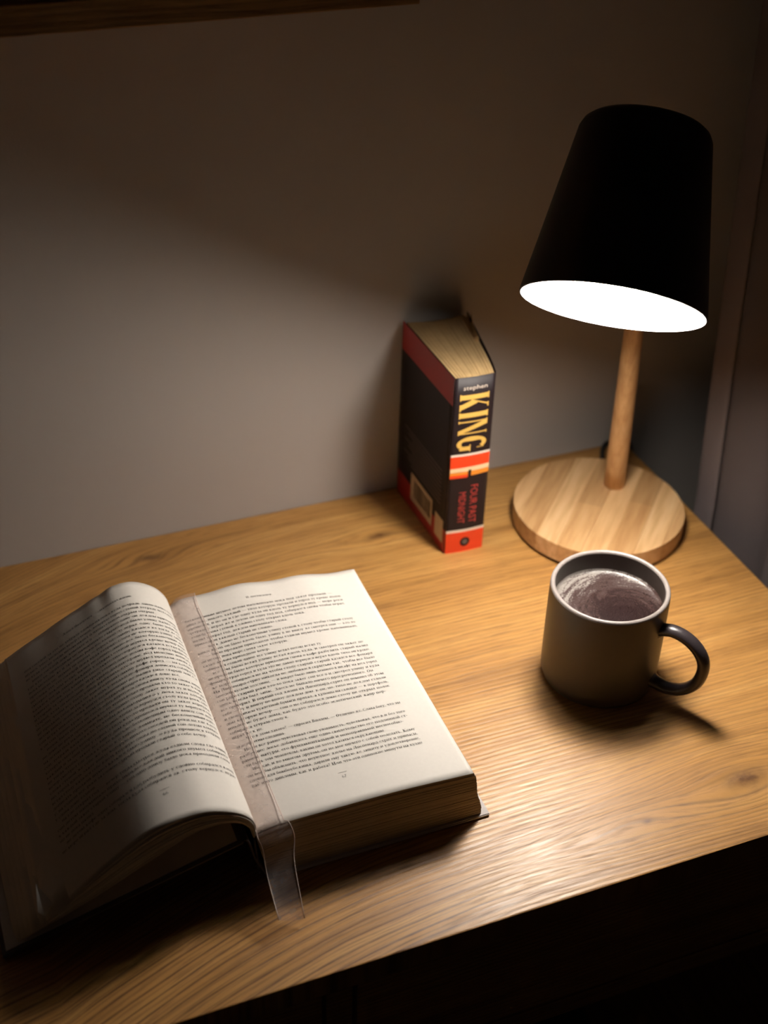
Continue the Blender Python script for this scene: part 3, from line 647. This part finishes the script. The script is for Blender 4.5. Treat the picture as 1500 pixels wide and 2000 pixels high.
# sheer ribbon over the right page and down past the tail
def ribfn(u, v):
    x0 = -0.0035; wd = 0.0195
    if v < 0.80:
        t = v / 0.80; y = YT + 0.002 + (YB - YT - 0.0025) * t
        x = x0 - 0.0012 * t + (wd + 0.0010 * math.sin(t * 5)) * u
        if t < .06: x += 0.0015 * (1 - t / .06) * u
        p = pageR(xR(x, t), t); z = p.z + 0.0012 + 0.0011 * math.sin(u * math.pi) * (0.4 + .6 * abs(math.sin(t * 4 + .6))) + 0.0008 * sm(.9, 1, t)
        return (x, y, z)
    t = (v - 0.80) / 0.20
    L = catmull([(-0.0045, YB + .0003, 0.0448), (-0.0048, YB - .0035, 0.0435), (-0.0030, YB - .007, 0.0360), (-0.0038, -0.412, 0.0240), (-0.0043, -0.437, 0.0105)], 8)
    Rr = catmull([(0.0160, YB + .0003, 0.0493), (0.0172, YB - .0035, 0.0470), (0.0185, YB - .006, 0.0385), (0.0150, -0.410, 0.0270), (0.0125, -0.437, 0.0050)], 8)
    i = t * (len(L) - 1); n = min(len(L) - 2, int(i)); f = i - n
    a = L[n].lerp(L[n + 1], f); b = Rr[n].lerp(Rr[n + 1], f); p = a.lerp(b, u); p.z += 0.0010 * math.sin(u * math.pi) * math.sin(t * 5); return p
rb = to_book(grid_obj('ribbon_bookmark', ribfn, 13, 110, M['organza'])); rb['label'] = 'sheer pale ribbon over the gutter, its end hanging free'
for uu in (0.0, 1.0):   # woven selvedges
    pts = [Vector(ribfn(uu, k / 109)) + Vector((0, 0, .0001)) for k in range(110)]
    e_ = tube('selvedge', pts, 0.00028, M['gutter'], None, 6); to_book(e_, rb)

# ---- printed text
WORDS = 'и снова он смотрел на улицу где никого не было кроме фонаря под дождем потом вернулся к столу зажег лампу налил себе кофе открыл тетрадь которую давно собирался дописать но слова не приходили тогда он встал прошелся по комнате вдоль полок тихо чтобы не разбудить соседей за стеной кто-то играл одну и ту же мелодию вечер казался бесконечным город шумел внизу словно море все это напоминало старый сон о доме у реки куда они ездили летом каждый год пока дом не продали'.split()
rw = random.Random(11)
def filler(width, start=None):
    s = start or ''
    while True:
        w_ = rw.choice(WORDS)
        if text_geo(s + ' ' + w_)[2] > width: break
        s = (s + ' ' + w_) if s else w_
        if rw.random() < 0.08: s += rw.choice([',', ',', '.', ' —'])
    return s
EM = 0.00372; COL = 0.1205
RIGHT_LINES = {17: 'И в этот миг, в воскресенье, собираясь на прогулку, он оглядел дом', 20: 'щательно открыть каждую дверь можно было запереть, каждая — замереть.',
    22: '— На Лиспенард-стрит никогда не любовался бы ничем другим', 24: 'здесь всегда был запас. Здесь не бывало ничего просроченного. Он',
    27: 'ни о чем, и купоны на скидки — в портфель, чтобы изучить их потом',
    29: 'Что с этим такого? — спросил Виллем. — Отлично же. Слава богу, что ты'}
R_SHORT = {4: .80, 5: .62, 6: .5, 10: .55, 11: .42, 12: .80, 26: .36, 27: .18, 29: .30, 33: .78}
R_DASH = {7, 9, 28}
R_TEXT = {28: '— Что в этом такого? — спросил Виллем. — Отлично же. Слава богу, что ты', 29: 'за всем этим следишь.',
    30: 'Но он все равно чувствовал свою уязвимость, чувствовал, что в и без того', 31: 'разбухшее досье добавилось еще одно свидетельство его подлинной ст-',
    32: 'ранной натуры, его фундаментальной и непоправимой неспособно-', 33: 'сти быть тем человеком, каким он хотел казаться окружающим.',
    34: 'Но, как и во многом другом, он не мог ничего с собой поделать. Кому', 35: 'он мог бы объяснить, что неуютное жилье на Лиспенард-стрит и припасы,',
    36: 'словно для бомбоубежища, дарили ему такую же защиту и удовлетворение,', 37: 'как и его дипломы, как и работа? Или что эти одинокие минуты на кухне',
    17: 'На Лиспенард-стрит никогда не любовался скрытым так, чтобы все было',
    18: 'завесили куском холстины, — и вокруг было лишь немного в шкафу на весь город',
    20: 'здесь всегда был запас. Здесь не бывало ничего просроченного. Он',
    21: 'все проверил. В первый год жизни на Лиспенард-стрит он помнил об этом',
    23: 'и свои запасы туалетной бумаги прятал, а купоны на скидки — в портфель,',
    25: 'никого не будет дома, как будто это особо экзотический жанр пор-'}
def put_lines(lines, place, name, parent):
    V = []; F = []
    for row, (s, c0, width, justify) in enumerate(lines):
        if not s: continue
        gv, gf, adv = text_geo(s); k = width / adv if justify else EM
        k = min(max(k, EM * .80), EM * 1.10)
        n = len(V)
        for x, y in gv: V.append(place(c0 + x * k, row, y * EM))
        F += [tuple(i + n for i in f) for f in gf]
    o = mesh_obj(name, V, F, M['ink']); to_book(o, parent); return o
Y0, PITCH, ROWS = -0.1893, 0.00455, 38
def linesR():
    out = []
    for r in range(ROWS):
        wfull = COL / EM
        if r in R_TEXT:
            s = R_TEXT[r]; short = r in (29, 33); ind = 0.0045 if r in (30, 34, 28) else 0
            out.append((s, ind, COL - ind, not short))
        elif r in R_SHORT: out.append((filler(wfull * R_SHORT[r]) + '.', 0, COL, False))
        elif r in R_DASH: out.append((filler(wfull * .97, '—'), 0.0045, COL - .0045, True))
        else:
            ind = 0.0045 if (r - 1) in R_SHORT else 0
            out.append((filler(wfull * (1 - ind / COL)), ind, COL - ind, True))
    return out
def placeR(c, row, dy):
    y = Y0 - PITCH * row + dy - .001; v = (YT - y) / (YT - YB); x = 0.0045 + c
    p = pageR(xR(x, v), v); return (p.x, p.y, p.z + .00022)
put_lines(linesR(), placeR, 'printed_text', prg)
def placeLfix(c, row, dy):
    y = Y0 - PITCH * row + dy - .001; v = (YT - y) / (YT - YB)
    u = 1 - (0.013 + c) / 0.149     # column starts 13 mm from the fore edge
    u = max(0.0, min(1.0, u)); p = Vector(pageL(u, v)); q = Vector(pageL(min(1, u + .01), v)) - Vector(pageL(max(0, u - .01), v))
    nrm = Vector((-q.z, 0, q.x)); nrm.normalize()
    if nrm.z < 0: nrm = -nrm
    return p + nrm * .00025
def linesL():
    out = []; short = {2: .93, 17: .86, 30: .98, 31: .30, 35: .25}
    for r in range(ROWS):
        w_ = COL / EM
        if r in short: out.append((filler(w_ * short[r]) + '.', 0, COL, False))
        else:
            ind = 0.0045 if (r - 1) in short else 0
            out.append((filler(w_ * (1 - ind / COL)), ind, COL - ind, True))
    return out
LL = linesL()
LL[3] = ('теперь он, казалось, вышел на свою улицу', 0.0045, COL, True) if False else LL[3]
put_lines(LL, placeLfix, 'printed_text', pl_)
def header(place, s, cx_, y, size, name, parent, rule=False):
    gv, gf, adv = text_geo(s); V = []; F = []
    for x, yy in gv: V.append(place(cx_ + (x - adv / 2) * size, 0, (y - Y0) + .001 + yy * size))
    F = list(gf)
    if rule:
        n = len(V)
        for a in range(9):
            for h in (0, .00022): V.append(place(cx_ - .003 + .006 * a / 8, 0, (y - Y0) + .001 + .0046 + h))
        for a in range(8): F.append((n + 2 * a, n + 2 * a + 2, n + 2 * a + 3, n + 2 * a + 1))
    to_book(mesh_obj(name, V, F, M['ink']), parent)
header(placeR, 'II. постчеловек', 0.0595, -0.1812, EM * .86, 'running_head', prg)
header(placeR, '67', 0.0595, -0.3712, EM * .95, 'page_number', prg, True)
header(placeLfix, 'Ханья Янагихара   ·   маленькая жизнь', 0.062, -0.1812, EM * .9, 'running_head', pl_)
header(placeLfix, '66', 0.072, -0.3712, EM * .95, 'page_number', pl_, True)

# ============================================================ STANDING PAPERBACK
K0 = Vector((0.2520, -0.1095, 0.0)); KH = 0.1750; ka = math.radians(-2.0)
king = empty('paperback_book', K0, 'thick black and red paperback standing upright against the wall, gold lettering on spine', 'book')
ea = Vector((math.cos(ka), math.sin(ka), 0)); eb = Vector((0, 1, 0))
KW, KD = 0.0350, 0.1050; KWB = 0.0570    # spine width, depth, width at the fanned fore edge
def kp(s, d, z):
    """s across the thickness 0..1, d depth from the spine, z height"""
    wd = KW + (KWB - KW) * (max(d, 0) / KD) ** 0.85
    base = Vector((-0.0012 * (d / KD), 0, 0))
    return base + ea * (s * wd) + eb * (d - 0.004 * math.sin(s * math.pi) * (d / KD)) + Vector((0, 0, z))
# pages
V = []; F = []; ns, nd = 40, 14; rk = random.Random(9)
for zi, z in enumerate((0.0015, KH - 0.0012)):
    for i in range(ns + 1):
        jz = rk.uniform(-.00035, .00035) if zi else 0
        for k in range(nd + 1):
            s = 0.03 + 0.94 * i / ns; V.append(kp(s, 0.0012 + (KD - 0.0025) * k / nd, z + jz + (0.00012 * math.sin(i * 2.2) if zi else 0)))
off = (ns + 1) * (nd + 1)
for i in range(ns):
    for k in range(nd):
        a = i * (nd + 1) + k; F.append((off + a, off + a + nd + 1, off + a + nd + 2, off + a + 1)); F.append((a, a + 1, a + nd + 2, a + nd + 1))
for i in range(ns):
    a = i * (nd + 1); F.append((a, a + nd + 1, off + a + nd + 1, off + a)); a += nd; F.append((a + nd + 1, a, off + a, off + a + nd + 1))
for k in range(nd):
    F.append((k + 1, k, off + k, off + k + 1)); a = ns * (nd + 1) + k; F.append((a, a + 1, off + a + 1, off + a))
mesh_obj('page_block', V, F, M['pulp'], king)
def cover(name, s, mat, sign, bend=0.0):
    return grid_obj(name, lambda u, v: kp(s, KD * 1.01 * u, KH * v) + Vector((sign * (0.0004 + bend * u * u * v), 0, 0)), 16, 8, mat, king, 0.00035 * (1 if True else -1), True)
cl_ = cover('back_cover', 0.0, M['k_black'], -1); cover('front_cover', 1.0, M['k_black'], 1, 0.0012)
SPN = Vector((math.sin(ka), -math.cos(ka), 0))
def spt(s, z, o=0.0):
    return ea * (s * KW) + SPN * (0.0008 + 0.0012 * math.sin(math.pi * s) + o) + Vector((0, 0, z))
spi = grid_obj('spine', lambda u, v: spt(u, KH * v), 13, 8, M['k_black'], king, 0.0005)
def sp_quad(name, s0, s1, z0, z1, mat, o=0.0003, parent=spi, sl0=0, sl1=0):
    n = 9; V = []; F = []
    for i in range(n):
        s = s0 + (s1 - s0) * i / (n - 1)
        V += [spt(s, z0 + sl0 * i / (n - 1), o), spt(s, z1 + sl1 * i / (n - 1), o)]
    for i in range(n - 1): F.append((2 * i, 2 * i + 2, 2 * i + 3, 2 * i + 1))
    return mesh_obj(name, V, F, mat, parent)
sp_quad('red_band', 0, 1, 0.0, 0.0215, M['k_orange']); sp_quad('white_line', 0, 1, 0.0215, 0.0242, M['k_white'])
sp_quad('white_line', 0, 1, 0.1000, 0.1022, M['k_white'])
sp_quad('red_band', 0, 1, 0.0880, 0.1000, M['k_orange'])
sp_quad('amber_band', 0, 1, 0.0790, 0.0880, M['k_amber'], 0.0003, spi, 0.001, 0)
sp_quad('cream_band', 0, 1, 0.0845, 0.0885, M['k_cream'], 0.0006, spi, 0.0, 0.0006); sp_quad('red_edge', 0, .45, 0.0785, 0.0815, M['k_orange'], 0.0006)
sp_quad('dark_notch', 0.46, 0.53, 0.0790, 0.0860, M['k_black'], 0.0009)
# round emblem
V = []; F = []
for r in (0.0044, 0.0024):
    for i in range(28):
        t = 2 * math.pi * i / 28; V.append(spt(0.50 + r * math.cos(t) / KW, 0.0108 + r * 1.05 * math.sin(t), 0.0006))
for i in range(28): F.append((i, (i + 1) % 28, 28 + (i + 1) % 28, 28 + i))
mesh_obj('round_emblem', V, F, M['k_black'], spi); 
V = [spt(0.50 + 0.0024 * math.cos(2 * math.pi * i / 20) / KW, 0.0108 + 0.0024 * math.sin(2 * math.pi * i / 20), 0.0006) for i in range(20)]
mesh_obj('emblem_centre', V, [tuple(range(20))], M['k_grey'], spi)
# big serif capitals: polygons in (t along reading direction, h height of letter)
def st(x0, x1, serif=0.05, th=0.045):
    return [[(x0, 0), (x1, 0), (x1, 1), (x0, 1)], [(x0 - serif, 0), (x1 + serif, 0), (x1 + serif, th), (x0 - serif, th)], [(x0 - serif, 1 - th), (x1 + serif, 1 - th), (x1 + serif, 1), (x0 - serif, 1)]]
def arc_poly(cx, cy, rx, ry, w0, a0, a1, n=26):
    o_, i_ = [], []
    for k in range(n + 1):
        t = math.radians(a0 + (a1 - a0) * k / n); c, s = math.cos(t), math.sin(t)
        wx = w0 * (0.32 + 0.68 * abs(c) ** 1.3); o_.append((cx + rx * c, cy + ry * s)); i_.append((cx + (rx - wx) * c, cy + (ry - w0 * .45) * s))
    return [[o_[k], o_[k + 1], i_[k + 1], i_[k]] for k in range(n)]
LET = {
 'K': (1.30, st(0.10, 0.46) + [[(0.46, 0.42), (0.50, 0.36), (1.02, 1.0), (0.90, 1.0)], [(0.50, 0.40), (0.74, 0.62), (1.25, 0.0), (0.86, 0.0)], [(0.80, .955), (1.14, .955), (1.14, 1), (0.80, 1)], [(0.80, 0), (1.30, 0), (1.30, .045), (0.80, .045)]]),
 'I': (0.56, st(0.10, 0.46)),
 'N': (1.20, st(0.12, 0.22) + st(1.00, 1.10) + [[(0.10, 1.0), (0.48, 1.0), (1.10, 0.0), (0.82, 0.0)]]),
 'G': (1.15, arc_poly(0.60, 0.5, 0.55, 0.52, 0.36, 50, 318) + [[(0.78, 0.08), (1.10, 0.08), (1.10, 0.46), (0.78, 0.46)], [(0.66, 0.42), (1.18, 0.42), (1.18, 0.465), (0.66, 0.465)], [(0.92, 0.68), (0.98, 0.68), (0.98, 0.96), (0.92, 0.90)]])}
tot = sum(LET[c][0] for c in 'KING') + 3 * 0.06; V = []; F = []; tt = 0
zt, zb, s0, s1 = 0.1600, 0.1050, 0.13, 0.86
for ch in 'KING':
    wd, polys = LET[ch]
    for pi, poly in enumerate(polys):
        n = len(V); q = 6; A, B, D_, E_ = [Vector(c) for c in poly]
        for a in range(q + 1):
            for b in range(q + 1):
                c = A.lerp(B, a / q).lerp(E_.lerp(D_, a / q), b / q)
                V.append(spt(s0 + (s1 - s0) * c.y, zt - (zt - zb) * (tt + c.x) / tot, 0.00035 + .00001 * pi))
        F += [(n + a * (q + 1) + b, n + (a + 1) * (q + 1) + b, n + (a + 1) * (q + 1) + b + 1, n + a * (q + 1) + b + 1) for a in range(q) for b in range(q)]
    tt += wd + 0.06
mesh_obj('gold_lettering', V, F, M['k_gold'], spi)
def sp_text(s, name, mat, cs, cz, width, height, rot=True, wide=1.0):
    gv, gf, adv = text_geo(s, False); V = []
    for x, y in gv:
        a = (x / adv - .5) * width; b = (y - .36) * height / .73
        if rot: V.append(spt(cs + b / KW, cz - a, .0004))
        else: V.append(spt(cs + a / KW, cz + b, .0004))
    mesh_obj(name, V, gf, mat, spi)
sp_text('stephen', 'small_lettering', M['k_white'], 0.50, 0.1655, 0.0215, 0.0040, False)
sp_text('FOUR PAST', 'title_lettering', M['k_pink'], 0.66, 0.0500, 0.0400, 0.0072); sp_text('MIDNIGHT', 'title_lettering', M['k_pink'], 0.36, 0.0475, 0.0330, 0.0068)
# print on the visible large side (thin sheets proud of the cover)
def side_quad(name, d0, d1, z0, z1, mat, o=0.0006, parent=cl_, z0b=None, z1b=None):
    n = 7; V = []; F = []
    for i in range(n):
        t = i / (n - 1); d = d0 + (d1 - d0) * t; za = z0 + ((z0b if z0b is not None else z0) - z0) * t; zc = z1 + ((z1b if z1b is not None else z1) - z1) * t
        V += [kp(0, d, za) + Vector((-.0004 - o, 0, 0)), kp(0, d, zc) + Vector((-.0004 - o, 0, 0))]
    for i in range(n - 1): F.append((2 * i + 1, 2 * i + 3, 2 * i + 2, 2 * i))
    return mesh_obj(name, V, F, mat, parent)
side_quad('red_band', -0.0005, KD, 0.1490, KH, M['k_red']); side_quad('red_band', -0.0005, KD, 0.0, 0.0245, M['k_red'])
bc = side_quad('price_label', 0.0270, 0.0740, 0.0110, 0.0390, M['k_label'], 0.0009)
for q in range(26):
    d = 0.0300 + q * 0.0014; wq = rk.choice([.0004, .0006, .0009])
    side_quad('barcode_line', d, d + wq, 0.0170, 0.0350, M['k_black'], 0.0011, bc)
side_quad('price_label', 0.0035, 0.0205, 0.0090, 0.0325, M['k_label'], 0.0009)
for q in range(9): side_quad('small_print', 0.012, 0.092 - (q % 3) * .008, 0.0780 - q * 0.0042, 0.0792 - q * 0.0042, M['k_grey'])
# a few fanned pages at the back top edge
for q in range(3):
    grid_obj('loose_page', lambda u, v, q=q: kp(0.90 + .03 * q, 0.055 + 0.045 * u, KH - 0.03 + 0.0305 * v) + Vector((0.002 * (q + 1) * u * u * v, 0, 0.0006 * q)), 8, 5, M['pulp'], king, 0.0002)

bpy.data.objects.remove(_font_ob); bpy.data.curves.remove(_font_cu)
